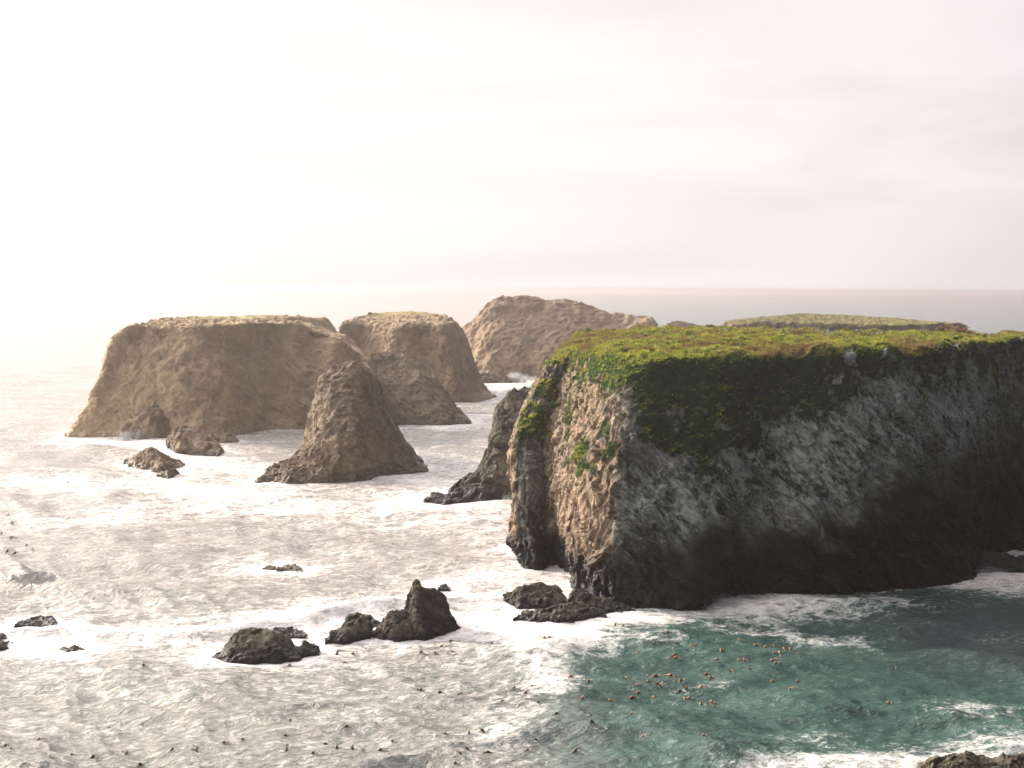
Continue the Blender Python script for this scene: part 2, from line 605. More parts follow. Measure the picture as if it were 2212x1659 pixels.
front = [
    hc([(1165, 1190), (1150, 1050), (1150, 950), (1180, 850), (1215, 765), (1250, 722)], 18, 218),
    hc([(1130, 1212), (1104, 1165), (1112, 1090), (1102, 1005), (1110, 950), (1130, 890), (1148, 838), (1178, 800), (1198, 775)], 18, None, 1.3),
    hc([(1158, 1234), (1134, 1150), (1138, 1050), (1132, 980), (1150, 900), (1180, 830), (1222, 765)], 21, None, 1.2),
    hc([(1195, 1243), (1180, 1150), (1176, 1050), (1178, 960), (1198, 880), (1222, 805), (1250, 757)], 17, 182.5, 1.2),
    hc([(1228, 1246), (1212, 1150), (1206, 1050), (1216, 960), (1240, 880), (1256, 800), (1282, 752)], 14, 178, 1.2),
    hc([(1252, 1292), (1256, 1215), (1242, 1130), (1232, 1040), (1264, 960), (1286, 890), (1300, 820), (1325, 765)], 9, 166),
    hc([(1300, 1312), (1305, 1200), (1310, 1040), (1340, 900), (1360, 820), (1400, 778)], 8, None),
    hc([(1400, 1316), (1415, 1200), (1430, 1040), (1460, 900), (1490, 776)], 9, None),
    hc([(1502, 1314), (1530, 1200), (1545, 1040), (1570, 900), (1600, 772)], 10, None),
    hc([(1580, 1289), (1610, 1180), (1640, 1040), (1670, 900), (1700, 767)], 7, None),
    hc([(1750, 1285), (1770, 1150), (1790, 1000), (1800, 880), (1820, 762)], 7, None),
    hc([(1900, 1275), (1920, 1120), (1930, 1000), (1940, 880), (1940, 757)], 8, None),
    hc([(2060, 1258), (2055, 1100), (2050, 950), (2050, 850), (2050, 751)], 12, None),
    hc([(2110, 1235), (2110, 1100), (2120, 950), (2130, 850), (2140, 745)], 18, None),
    hc([(2125, 1198), (2160, 1080), (2190, 950), (2200, 850), (2225, 737)], 20, None),
    hc([(2300, 1185), (2310, 1080), (2330, 950), (2350, 850), (2380, 734)], 20, None),
    hc([(2600, 1190), (2600, 1080), (2600, 950), (2600, 850), (2620, 732)], 22, None),
    hc([(3000, 1200), (3000, 1080), (3000, 950), (3000, 850), (3000, 731)], 25, None),
]
def wc(x, y, z, lean=2.0):
    k = np.linspace(0, 1, 10)
    return np.stack([np.full(10, float(x)), y - lean * k, z * k], 1)
back = [wc(150, 240, 28.3), wc(115, 236, 28.4), wc(85, 238, 28.4), wc(62, 240, 28.5), wc(45, 243, 28.8), wc(30, 245, 28.9), wc(18, 244, 28.6), wc(12, 238, 28.0)]
G, N, flip, tv, lv = loft(front, back, ((32, 208), (125, 222)), (28.95, 28.5), .145 / Q, back_w=.25, under=3, cap_lv=5, shore=1.0)
wall_n = int(np.searchsorted(tv, lv - 6))


def head_grass(P, Nn):
    x, y, z = P[:, 0], P[:, 1], P[:, 2]
    # pixel-free description: how far down the face the turf hangs at each x (metres above the sea)
    xk = [0, 6, 10, 14, 17, 22, 30, 35, 38, 46, 60, 75, 160]
    zk = [27, 24, 22.5, 18.5, 17, 16.5, 17.5, 22.5, 24.0, 26.0, 26.6, 25.5, 26]
    lim = np.interp(x, xk, zk)
    n = fbm(P / 4.5, 5, .6, seed=60)
    n = n + .45 * fbm(P / 1.3, 4, .65, seed=61)
    g1 = smooth(-5.0, 4.5, z - lim + n * 17.0)
    bare = smooth(.12, .4, fbm(P / np.array([3.2, 3.2, 1.8], np.float32), 4, .6, seed=63)) * (1 - smooth(.35, .75, Nn[:, 2]))
    g1 = g1 * (1 - .6 * bare * smooth(8, 0, z - lim) if False else 1 - .6 * bare * (1 - smooth(0, 8, z - lim)))
    # west side: green only on the crest and on ledges
    west = smooth(-.2, .5, -Nn[:, 0]) * (1 - smooth(14, 18, x))
    g1 = g1 * (1 - west * (1 - smooth(21.5, 26, z + n * 6)) * .9)
    ledge = smooth(.1, .5, Nn[:, 2]) * smooth(9, 13, z)
    # loose green patches on the face
    patch = smooth(.28, .5, fbm(P / 6.0, 4, .55, seed=70)) * smooth(9, 13, z) * (1 - smooth(26, 40, x)) * .9
    return np.clip(np.maximum(np.maximum(g1, patch * (1 - west)), ledge * smooth(-.1, .3, n)), 0, 1)


def head_tidal(P):
    return np.interp(P[:, 0], [0, 8, 14, 25, 34, 41, 45, 52, 62, 75, 120], [4.0, 4.5, 7.0, 9.0, 7.6, 8.5, 11.5, 14.5, 14.2, 14.5, 13])


def head_pale(P, Nn):
    x, z = P[:, 0], P[:, 2]
    n = fbm(P / 5, 4, seed=80)
    f = lambda cx, cz, rx, rz: np.exp(-(((x - cx) / rx) ** 2 + ((z - cz) / rz) ** 2))
    v = 1.5 * f(27, 12, 9, 4.5) + 1.7 * f(34, 13.5, 7, 5.5) + 1.1 * f(41, 18, 7, 6) + 1.5 * f(58, 21.5, 10, 5.5) + .7 * f(47, 21, 9, 4) + .5 * f(16, 12, 5, 3)
    a, b = at(2088, 845, 188), at(2132, 965, 186)      # the white vein
    t = np.clip(((x - a[0]) * (b[0] - a[0]) + (z - a[2]) * (b[2] - a[2])) / ((b[0] - a[0]) ** 2 + (b[2] - a[2]) ** 2), 0, 1)
    e = np.hypot(x - a[0] - t * (b[0] - a[0]) + .5 * perlin(P / 2.5, 85), z - a[2] - t * (b[2] - a[2]))
    west = (1 - smooth(10, 15, x)) * smooth(.1, .7, -Nn[:, 0]) * smooth(1, 6, z)  # sunlit west side painted paler
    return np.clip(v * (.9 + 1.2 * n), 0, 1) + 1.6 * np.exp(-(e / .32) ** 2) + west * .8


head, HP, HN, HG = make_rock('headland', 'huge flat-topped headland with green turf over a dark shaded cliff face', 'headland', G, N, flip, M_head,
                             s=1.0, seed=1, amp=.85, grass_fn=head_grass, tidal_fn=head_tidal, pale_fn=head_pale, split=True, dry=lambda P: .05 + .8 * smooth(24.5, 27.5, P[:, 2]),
                             sunlit_fn=lambda P, Nn: (1 - smooth(11, 16, P[:, 0])) * smooth(0, .5, -Nn[:, 0]))
HSHAPE = G.shape


def flat_grass(z0, z1):
    def fn(P, Nn):
        return smooth(.45, .8, Nn[:, 2] + fbm(P / 6, 4, seed=90) * .35) * smooth(z0, z1, P[:, 2])
    return fn


# --- big left stack -----------------------------------------------------------
fr = [
    hc([(147, 941), (168, 915), (202, 868), (222, 815), (234, 770), (247, 735), (272, 706), (290, 698)], 12, 341),
    hc([(215, 944), (235, 880), (262, 790), (290, 735), (330, 704)], 16, None, 1.2),
    hc([(300, 946), (300, 880), (315, 790), (335, 735), (380, 703)], 18, None, 1.2),
    hc([(400, 948), (385, 880), (400, 780), (420, 730), (455, 700)], 20, None, 1.2),
    hc([(480, 944), (480, 860), (490, 770), (510, 730), (540, 698)], 22, None, 1.2),
    hc([(560, 932), (565, 850), (570, 770), (580, 730), (600, 699)], 22, None, 1.2),
    hc([(640, 927), (640, 850), (645, 770), (650, 730), (655, 700)], 22, None, 1.2),
    hc([(675, 925), (675, 850), (680, 770), (684, 740), (683, 724)], 20, None, 1.2),
    hc([(705, 924), (705, 850), (715, 780), (726, 745), (735, 736)], 16, None, 1.2),
    hc([(780, 920), (782, 850), (778, 800), (772, 775), (766, 762)], 14, None, 1.2),
    hc([(820, 916), (818, 860), (806, 810), (795, 790), (788, 778)], 20, 362, 1.2),
]
bk = back_cols(fr, 66, skyl=[697, 690, 686, 684, 685, 688, 693, 722, 735, 758, 775])
G, N, flip, tv, lv = loft(fr, bk, ((at(420, 690, 380)[0], 383), (at(560, 690, 380)[0], 383)), (27.6, 27.2), .30 / Q, back_w=.3, cap_lv=5)
make_rock('sea_stack', 'broad flat-topped sea stack, pale in the glare, the largest of the row and leftmost', 'sea stack', G, N, flip, M_glare,
          s=.5, seed=2, amp=.75, gully=1.3, grass_fn=flat_grass(25.5, 29), tidal_h=2.0, group='sea stacks in the bay', split=True, dry=.9)

boulder('sea_stack', 'low dark rounded sea stack right behind the pointed stack, joined to the broad one', 'sea stack',
        [(700, 905), (735, 830), (770, 780), (800, 768), (850, 764), (900, 773), (925, 800), (952, 832), (985, 880), (1017, 912)],
        [(700, 918), (850, 916), (960, 919), (1017, 915)], 44, M_stack, .33 / Q, s=.5, seed=3, amp=1.0, gully=1.0, tidal_h=2.0, group='sea stacks in the bay')

# --- second stack -------------------------------------------------------------
fr = [
    hc([(733, 868), (732, 800), (731, 740), (734, 700)], 6, 462),
    hc([(780, 870), (782, 800), (785, 730), (790, 698)], 10, 458, 1.1),
    hc([(828, 872), (822, 800), (822, 740), (838, 704)], 8, 452, 1.1),
    hc([(865, 875), (850, 800), (848, 735), (866, 703)], 10, 444, 1.1),
    hc([(930, 876), (925, 800), (925, 735), (930, 701)], 12, 444, 1.1),
    hc([(1000, 870), (985, 800), (975, 735), (965, 700)], 12, None, 1.1),
    hc([(1069, 859), (1045, 838), (1028, 800), (1012, 745), (995, 712), (985, 698)], 18, None),
]
bk = back_cols(fr, 60, skyl=[690, 678, 676, 676, 681, 686, 696])
G, N, flip, tv, lv = loft(fr, bk, ((at(800, 690, 490)[0], 492), (at(930, 690, 490)[0], 492)), (26.6, 26.2), .40 / Q, back_w=.3, cap_lv=5)
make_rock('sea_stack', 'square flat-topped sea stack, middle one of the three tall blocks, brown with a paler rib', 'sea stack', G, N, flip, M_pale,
          s=.55, seed=4, amp=.75, gully=1.3, grass_fn=flat_grass(24.5, 28), tidal_h=3, group='sea stacks in the bay', split=True, dry=1.0)

# --- far stack ------------------------------------------------------------------
boulder('sea_stack', 'tall domed sea stack farthest out, its back sloping down to the right', 'sea stack',
        [(999, 806), (997, 760), (998, 706), (1015, 696), (1030, 685), (1045, 665), (1062, 648), (1085, 641), (1130, 642), (1180, 645), (1240, 652),
         (1300, 671), (1350, 681), (1415, 687), (1421, 703), (1424, 806)],
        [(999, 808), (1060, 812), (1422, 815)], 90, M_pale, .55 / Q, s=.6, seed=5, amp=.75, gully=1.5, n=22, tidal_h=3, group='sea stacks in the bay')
boulder('reef', 'long low reef under the far domed stack beside the burst of spray', 'reef',
        [(1030, 818), (1045, 806), (1065, 804), (1090, 811), (1102, 822)], [(1030, 828), (1102, 828)], 12, M_stack, .5, s=1.2, seed=6)
boulder('sea_stack', 'small flat rock island just right of the far domed stack', 'sea stack',
        [(1437, 800), (1437, 702), (1446, 695), (1475, 694), (1498, 697), (1511, 706), (1512, 800)], [(1437, 802), (1512, 802)],
        40, M_stack, .55, s=1.8, seed=7, amp=.45, tidal_h=3, group='low islands beyond the headland')

# --- low green island -----------------------------------------------------------
fr = [hc([(1566, 800), (1565, 740), (1566, 697)], 4, 615)]
for x, y in ((1640, 696), (1720, 699), (1800, 701), (1880, 703), (1960, 702), (2040, 699)):
    fr.append(hc([(x, 808), (x, 750), (x + 4, y)], 5, 600))
fr.append(hc([(2082, 800), (2084, 740), (2078, 703)], 6, 610))
bk = back_cols(fr, 110, skyl=[694, 692, 687, 682, 686, 691, 691, 697])
G, N, flip, tv, lv = loft(fr, bk, ((at(1740, 690, 665)[0], 668), (at(1830, 690, 665)[0], 668)), (24.2, 23.9), .5 / Q, back_w=.3, cap_lv=6, cap_pow=1.05)
make_rock('island', 'long low island with a green grassy hump beyond the headland turf', 'island', G, N, flip, M_stack,
          s=1.2, seed=8, amp=1.0, grass_fn=flat_grass(19.5, 21.8), tidal_h=3, group='low islands beyond the headland', split=True, dry=.35)

# --- pointed stack --------------------------------------------------------------
boulder('sea_stack', 'pointed cone-shaped sea stack with flaring foot, standing in front of the flat-topped ones', 'sea stack',
        [(557, 1040), (572, 1022), (610, 1002), (648, 972), (662, 940), (660, 925), (672, 900), (678, 855), (698, 812), (725, 788), (750, 782), (788, 796),
         (812, 825), (835, 872), (852, 925), (882, 975), (920, 1016)],
        [(557, 1041), (600, 1045), (660, 1044), (770, 1042), (850, 1024), (920, 1018)], 44, M_stack, .2 / Q, s=.42, seed=9, amp=1.1, gully=1.6, n=22, tidal_h=2.2,
        group='sea stacks in the bay', top=.5)
# --- spur behind the headland ------------------------------------------------------
boulder('sea_stack', 'dark leaning sea stack tucked against the left edge of the headland', 'sea stack',
        [(960, 1080), (975, 1060), (1008, 1040), (1035, 1010), (1055, 975), (1066, 935), (1066, 895), (1082, 862), (1108, 845), (1140, 837), (1180, 850),
         (1230, 900), (1250, 1060)],
        [(960, 1083), (1040, 1087), (1110, 1080), (1250, 1070)], 40, M_near, .18 / Q, s=.9, seed=10, amp=.9, n=16, tidal_h=2.0, group='sea stacks in the bay')

# --- rocks ----------------------------------------------------------------------
GR = 'low rocks awash in the surf'
rocks = [
    ('jagged sunlit ledge at the left foot of the broad pale stack', [(256, 936), (272, 905), (298, 892), (318, 884), (345, 878), (362, 900), (385, 915), (412, 938)], [(256, 945), (330, 951), (412, 946)], 16, .3, 1.0, M_stack),
    ('big lumpy rock at the foot of the broad pale stack', [(360, 955), (366, 938), (382, 930), (402, 924), (430, 931), (452, 948), (478, 966), (470, 982)], [(360, 962), (385, 982), (470, 986)], 14, .25, .8, M_stack),
    ('small dark rock at the waterline right of the lumpy rock', [(440, 952), (455, 938), (485, 934), (508, 945), (512, 955)], [(440, 958), (512, 957)], 8, .25, .6, M_stack),
    ('triangular brown rock alone in the surf before the broad stack', [(272, 996), (298, 977), (312, 974), (327, 967), (345, 978), (372, 990), (393, 1008)], [(272, 998), (300, 1010), (345, 1018), (393, 1012)], 12, .22, .7, M_stack),
    ('little rock touching the near side of the triangular brown rock', [(340, 1026), (352, 1018), (372, 1012), (388, 1022)], [(340, 1030), (362, 1034), (388, 1026)], 4, .15, .4, M_stack),
    ('thin dark ledge left of the leaning stack foot', [(918, 1079), (932, 1069), (950, 1068), (972, 1076), (975, 1082)], [(918, 1081), (975, 1084)], 5, .15, .4, M_near),
    ('tall rock with a sharp finger tip, the highest of the surf rocks', [(862, 1378), (872, 1330), (878, 1300), (888, 1274), (893, 1256), (898, 1250), (905, 1253), (911, 1270), (920, 1272), (935, 1275), (955, 1287), (963, 1303), (968, 1330), (984, 1345), (1005, 1363)], [(862, 1380), (920, 1386), (1005, 1367)], 7, .10, .36, M_near),
    ('rounded lump against the left side of the finger-tipped rock', [(806, 1376), (816, 1352), (836, 1328), (857, 1318), (880, 1322), (900, 1342), (912, 1376)], [(806, 1379), (850, 1386), (912, 1384)], 5, .10, .32, M_near),
    ('rough dark rock left of the finger-tipped rock, hollowed at its right', [(702, 1386), (712, 1368), (735, 1357), (748, 1345), (775, 1338), (800, 1344), (800, 1376)], [(702, 1389), (750, 1388), (800, 1380)], 4.5, .10, .3, M_near),
    ('dark rock with a flat top behind the hollowed rock', [(740, 1352), (748, 1332), (772, 1325), (800, 1331), (822, 1347), (822, 1358)], [(740, 1358), (822, 1362)], 3.5, .10, .3, M_near),
    ('broad dark mound, widest of the rocks in the near surf', [(458, 1420), (478, 1408), (492, 1388), (508, 1370), (522, 1361), (552, 1359), (565, 1366), (580, 1362), (602, 1376), (625, 1398), (648, 1420)], [(458, 1423), (500, 1430), (600, 1430), (648, 1422)], 8, .10, .36, M_near),
    ('small peaked rock at the right end of the broad mound', [(622, 1414), (638, 1398), (650, 1391), (657, 1383), (670, 1392), (688, 1398), (684, 1410)], [(622, 1420), (684, 1414)], 3, .10, .28, M_near),
    ('flat slab rock behind the broad mound', [(586, 1370), (592, 1359), (612, 1357), (640, 1363), (660, 1372)], [(586, 1376), (660, 1377)], 3.5, .10, .25, M_near),
    ('tiny dark rock pair in the breaking wave', [(328, 1384), (340, 1378), (350, 1376), (360, 1365), (374, 1368), (381, 1382)], [(328, 1386), (381, 1386)], 2.5, .10, .25, M_near),
    ('thin flat rock behind the breaking wave at far left', [(32, 1348), (50, 1341), (80, 1343), (112, 1344), (115, 1350)], [(32, 1353), (115, 1353)], 4, .12, .25, M_near),
    ('dark rock cut by the left edge of the picture', [(-50, 1398), (-30, 1376), (0, 1369), (22, 1372), (36, 1384), (48, 1400)], [(-50, 1410), (0, 1412), (48, 1404)], 6, .10, .32, M_near),
    ('long low rock in front of the wave at far left', [(70, 1412), (100, 1404), (130, 1402), (155, 1397), (183, 1408)], [(70, 1414), (140, 1419), (183, 1411)], 3, .10, .25, M_near),
    ('brown weed-covered rock barely awash in the open water', [(598, 1230), (612, 1223), (630, 1222), (652, 1231)], [(598, 1233), (652, 1234)], 3, .12, .25, M_stack),
    ('smallest brown rock, just left of the weed-covered one', [(566, 1228), (580, 1223), (598, 1229)], [(566, 1230), (598, 1231)], 2, .12, .2, M_stack),
    ('little dark rock just behind the finger-tipped rock', [(946, 1271), (955, 1266), (971, 1270)], [(946, 1273), (971, 1273)], 2, .12, .2, M_near),
    ('rounded black boulder off the corner of the headland', [(1078, 1305), (1088, 1290), (1108, 1279), (1130, 1268), (1165, 1262), (1200, 1268), (1218, 1282), (1228, 1302)], [(1078, 1309), (1120, 1318), (1228, 1312)], 8, .11, .4, M_near),
    ('low wet ledge streaming with water before the black boulder', [(1108, 1338), (1125, 1324), (1160, 1320), (1200, 1314), (1235, 1303), (1280, 1312), (1310, 1332)], [(1108, 1346), (1200, 1350), (1310, 1338)], 6, .11, .4, M_near),
    ('broken rock wedged between black boulder and headland foot', [(1222, 1308), (1236, 1284), (1250, 1272), (1262, 1278), (1290, 1292), (1340, 1300), (1372, 1318)], [(1222, 1320), (1300, 1328), (1372, 1324)], 6, .11, .4, M_near),
    ('black sloping ledge under the cliff by the right edge of the picture', [(2090, 1215), (2112, 1196), (2150, 1196), (2200, 1206), (2250, 1216), (2300, 1226)], [(2090, 1240), (2160, 1236), (2300, 1230)], 10, .15, .5, M_near),
    ('craggy rock tops rising at the bottom right corner', [(1960, 1730), (2005, 1664), (2026, 1652), (2050, 1640), (2068, 1630), (2088, 1634), (2110, 1644), (2135, 1648), (2170, 1641), (2200, 1634), (2240, 1642), (2330, 1720)], [(1960, 1745), (2330, 1745)], 8, .07, .35, M_near),
]
for k, (lab, sil, base, T, pm, s, mt) in enumerate(rocks):
    big = mt is M_stack
    boulder('rock', lab, 'rock', sil, base, T, mt, pm / Q, s=s, seed=20 + k, amp=.9, group=GR, tidal_h=1.2 if big else .8, under=1.2, n=24 if 'finger tip' in lab else 14) if 'black sloping' not in lab else \
        boulder('rock', lab, 'rock', sil, base, T, M_head, pm / Q, s=s, seed=20 + k, amp=.9, group=GR, tidal_h=9, under=1.2, n=14)  # tide-zone black over the whole ledge stands in for shade

# ------------------------------------------------------------------ ocean
def build_ocean():
    rows = list(np.arange(900, 4.2, -1.15 / Q))
    yy = np.array(rows)
    r = CAM_Z * FPX / yy
    r = np.r_[[4., 15., 30., 45.], r]
    a1 = np.arange(-22.5, 22.5, .052 / Q)
    a = np.r_[np.arange(-180, -60, 6.), np.arange(-60, -22.5, .9), a1, np.arange(22.5, 60, .9), np.arange(60, 180, 6.)]
    a = np.radians(a)
    R_, A_ = np.meshgrid(r, a, indexing='ij')
    X = R_ * np.sin(A_); Y = R_ * np.cos(A_)
    nr, nc = X.shape
    dr = np.gradient(r)
    da = np.gradient(a)
    res = np.maximum(np.broadcast_to(dr[:, None], X.shape), .35 * R_ * np.broadcast_to(da[None], X.shape))
    # --- coarse fields: distance to rock, foam strokes
    ci = np.unique(np.r_[np.arange(0, nr, 3), nr - 1]); cj = np.unique(np.r_[np.arange(0, nc, 3), nc - 1])
    CX = X[np.ix_(ci, cj)]; CY = Y[np.ix_(ci, cj)]
    S = np.array(SHORES)
    S = S[S[:, 1] < 760]
    flat = np.stack([CX.ravel(), CY.ravel()], 1).astype(np.float32)
    dmin = np.full(len(flat), 1e3, np.float32)
    near = np.where((flat[:, 1] > 50) & (flat[:, 1] < 760) & (np.abs(flat[:, 0]) < 420))[0]
    Sx = S[:, :2].astype(np.float32)
    for c in range(0, len(near), 4000):
        q = flat[near[c:c + 4000]]
        d2 = ((q * q).sum(1)[:, None] + (Sx * Sx).sum(1)[None] - 2 * q @ Sx.T)
        dmin[near[c:c + 4000]] = np.sqrt(np.maximum(d2.min(1), 0))

    def stroke(pts, w, k):
        """pts in photo measure -> world polyline, gaussian profile of w metres"""
        p = np.array([at(x, y)[:2] for x, y in pts])
        best = np.full(len(flat), 1e9)
        for u, v in zip(p[:-1], p[1:]):
            ax = v - u
            t = np.clip(((flat - u) @ ax) / (ax @ ax), 0, 1)
            e = flat - (u + t[:, None] * ax)
            best = np.minimum(best, (e * e).sum(1))
        return k * np.exp(-best / (w * w))

    foam = np.zeros(len(flat)); swell = np.zeros(len(flat)); milk = np.zeros(len(flat))
    lee = smooth(8, 18, flat[:, 0]) * (1 - smooth(195, 215, flat[:, 1]))      # calm side under the big cliff
    foam += (.95 - .55 * lee) * np.exp(-(dmin / (1.8 - .5 * lee)) ** 2) + (.26 - .24 * lee) * np.exp(-(dmin / 8.0) ** 2)
    surf = [(-60, 1395), (50, 1388), (140, 1376), (250, 1378), (350, 1378), (480, 1372), (560, 1358), (650, 1350), (740, 1330), (850, 1318), (1000, 1306), (1090, 1300)]
    foam += stroke(surf, 2.4, 1.0) + stroke([(x, y - 20) for x, y in surf], 5.0, .3)
    for pts, w, k in (
        ([(780, 1030), (840, 1030), (930, 1040)], 4, .6), ([(520, 1010), (420, 1000), (300, 950)], 9, .5),
        ([(180, 955), (300, 955), (360, 960)], 8, .9), ([(860, 925), (950, 925), (1030, 900)], 7, .5),
        ([(1000, 870), (1060, 840), (1120, 828), (1160, 826)], 10, .8),
        ([(1060, 1240), (1150, 1262), (1250, 1262)], 4, .35), ([(1090, 1200), (1080, 1150), (1100, 1110)], 4, .25),
        ([(1010, 1340), (1100, 1370), (1230, 1400)], 5, .55), ([(1100, 1345), (1250, 1360), (1330, 1345), (1420, 1330)], 3.5, .8),
        ([(1500, 1300), (1560, 1306), (1640, 1310), (1720, 1300)], 3.6, 1.6), ([(1640, 1325), (1760, 1320), (1900, 1300)], 5, .6), ([(1300, 1335), (1400, 1340), (1500, 1330)], 2.5, .8),
        ([(2080, 1252), (2150, 1248), (2260, 1242)], 4.5, 1.4), ([(2100, 1185), (2160, 1190), (2250, 1205)], 4, .9),
        ([(2150, 1280), (2212, 1268)], 6, .5),
        ([(1220, 1385), (1330, 1375), (1440, 1380)], 2.5, .5), ([(1680, 1360), (1730, 1372), (1850, 1376)], 1.6, .5), ([(1560, 1350), (1700, 1362)], 1.6, .5),
        ([(1140, 1395), (1170, 1440), (1190, 1470), (1215, 1500)], 2.4, .75),
        ([(1180, 1470), (1120, 1520), (1080, 1600)], 3.0, .35), ([(1800, 1655), (1950, 1640), (2080, 1620), (2212, 1600)], 3.0, .5),
        ([(1680, 1680), (1900, 1672), (2212, 1650)], 3.5, .7), ([(2050, 1540), (2150, 1535)], 2.5, .5), ([(1460, 1500), (1560, 1480)], 1.5, .38),
        ([(1700, 1600), (1800, 1590)], 2.0, .3), ([(1100, 1000), (1000, 1100), (850, 1120)], 14, .3),
        ([(600, 1100), (800, 1080), (1000, 1110)], 9, .35), ([(200, 1120), (500, 1080)], 12, .4), ([(100, 1040), (300, 1050), (520, 1060)], 10, .55),
    ):
        foam += stroke(pts, w, k)
    # aerated pale water with sky sheen painted in: everything left of the line from the black boulder to the bottom edge
    line = np.array([at(x, y)[:2] for x, y in ((1330, 1335), (1180, 1400), (1150, 1470), (1190, 1540), (1240, 1660))])
    lx = np.interp(flat[:, 1], line[::-1, 1], line[::-1, 0])
    left = smooth(7.0, -9.0, flat[:, 0] - lx) if False else 1 - smooth(-9.0, 6.0, flat[:, 0] - lx)
    left = left * smooth(60, 90, flat[:, 1])
    left = np.where(flat[:, 1] > 175, 1.0 * (1 - smooth(0, 60, flat[:, 0] - 60)), left)
    far = smooth(330, 900, flat[:, 1])
    foam += left * (.24 - .12 * far)
    shadew = smooth(22, 50, flat[:, 0]) * smooth(118, 138, flat[:, 1]) * (1 - smooth(260, 400, flat[:, 1]))  # shade below the cliff, painted into the water colour
    milk += left * (.75 + .25 * smooth(112, 185, flat[:, 1]))
    # breaking crest stands up; a long swell rolls through the teal bay
    swell += stroke(surf, 2.0, 1.7) + stroke([(1140, 1400), (1175, 1450), (1225, 1495), (1300, 1540), (1420, 1560), (1600, 1545), (1750, 1520)], 6.0, .9)
    swell += stroke([(1030, 1110), (1080, 1098), (1110, 1095)], 6, 1.2) + stroke([(1250, 1600), (1500, 1620), (1800, 1590)], 6, .5)
    swell += stroke([(560, 1160), (700, 1150), (820, 1165)], 7, .7) + stroke([(150, 1210), (350, 1200)], 7, .7)

    def up(f):
        f = f.reshape(len(ci), len(cj))
        g1 = np.stack([np.interp(np.arange(nc), cj, f[i]) for i in range(len(ci))])
        k = np.interp(np.arange(nr), ci, np.arange(len(ci)))
        k0 = np.minimum(k.astype(int), len(ci) - 2); w = (k - k0)[:, None]
        return g1[k0] * (1 - w) + g1[k0 + 1] * w
    foam = .98 * (1 - np.exp(-foam / .85))
    shadew = up(shadew)
    foam, swell, milk, dist = up(foam), up(swell), up(milk), up(dmin.astype(float))

    # --- waves: many travelling components, choppy crests
    rs = np.random.RandomState(3)
    DX = np.zeros_like(X); DY = np.zeros_like(X); Z = np.zeros_like(X); crest = np.zeros_like(X)
    shelter = .45 + .55 * smooth(1, 14, dist)
    lam = np.exp(np.linspace(math.log(34), math.log(.9), 90))
    # patchy amplitude so that no pattern repeats
    PP = np.stack([X.ravel() / 28, Y.ravel() / 28, np.zeros(X.size)], 1)
    patch = (.75 + .65 * fbm(PP, 3, seed=41)).reshape(X.shape)
    wob = perlin(PP * .8, 45).reshape(X.shape) * 5.0
    wob2 = perlin(PP * 2.3, 46).reshape(X.shape) * 1.8
    for i, l in enumerate(lam):
        spread = .35 + .75 * (i / len(lam))
        th = math.radians(-112) + rs.normal() * spread       # travelling towards the camera, a little to the left
        k = 2 * math.pi / l
        amp = .0100 * l ** .90 * (1.0 if l < 12 else .75)
        att = smooth(2.0, 4.0, l / res)
        if att.max() <= 0: continue
        ph = k * (math.cos(th) * (X + wob * .35 * min(1, l / 3) + wob2 * .3) + math.sin(th) * (Y + wob + wob2)) + rs.rand() * 6.283
        s, c = np.sin(ph), np.cos(ph)
        am = amp * att * patch
        Z += am * c
        DX -= am * math.cos(th) * s * .9; DY -= am * math.sin(th) * s * .9
        crest += am * k * c
    Z *= shelter; DX *= shelter; DY *= shelter
    Z += swell * .75
    foamn = fbm(np.stack([X.ravel() / 1.1, Y.ravel() / 1.1, np.zeros(X.size)], 1), 4, .6, seed=50).reshape(X.shape)
    Z += np.clip(foam - .55, 0, .7) * foamn * .75 * smooth(6, 1.2, res) if False else np.clip(foam - .55, 0, .7) * foamn * .15 * (1 - smooth(1.2, 6, res))
    # whitecaps sit on the steepest crests
    foam = foam + np.clip(crest - .55, 0, 1) * .55 * (.3 + .7 * milk)
    V = np.stack([X + DX, Y + DY, Z], -1).reshape(-1, 3)
    F = grid_faces(nr, nc, True)
    F = F[:, ::-1]
    f0 = F[len(F) // 2]
    if np.cross(V[f0[1]] - V[f0[0]], V[f0[2]] - V[f0[0]])[2] < 0: F = F[:, ::-1]

    m, g = new_mat('sea_water')
    P = g.node('ShaderNodeNewGeometry').outputs['Position']
    fo = g.attr('foam'); mk = g.attr('milky_sheen')
    w1 = g.mapping(g.mapping(P, rot=(0, 0, math.radians(-18))), (1, 1.7, 1))
    n_big = g.noise(w1, .10, 5, .6, .5)
    n_mid = g.noise(w1, .85, 6, .62, 1.0)
    n_fin = g.noise(w1, 3.4, 5, .65, .6)
    # lacy foam: stretched cells, thin where foam is thin
    wv = g.node('ShaderNodeVectorMath', {0: P, 1: g.node('ShaderNodeTexNoise', {'Vector': P, 'Scale': .35, 'Detail': 4.0}).outputs['Color']}, operation='MULTIPLY_ADD')
    off = g.node('ShaderNodeVectorMath', {0: g.node('ShaderNodeTexNoise', {'Vector': P, 'Scale': .4, 'Detail': 5.0}).outputs['Color']}, operation='SCALE')
    g.put(off.inputs['Scale'], 5.0)
    pw = g.node('ShaderNodeVectorMath', {0: P, 1: off.outputs[0]}, operation='ADD').outputs[0]
    vo = g.node('ShaderNodeTexVoronoi', {'Vector': g.mapping(pw, (.8, 1.3, 1)), 'Scale': .42}, feature='DISTANCE_TO_EDGE').outputs['Distance']
    vo2 = g.node('ShaderNodeTexVoronoi', {'Vector': pw, 'Scale': 1.3}, feature='DISTANCE_TO_EDGE').outputs['Distance']
    lace = g.math('MULTIPLY', g.math('ADD', g.mapr(vo, 0, .35, 1, 0), g.mapr(vo2, 0, .3, .6, 0)), .45)
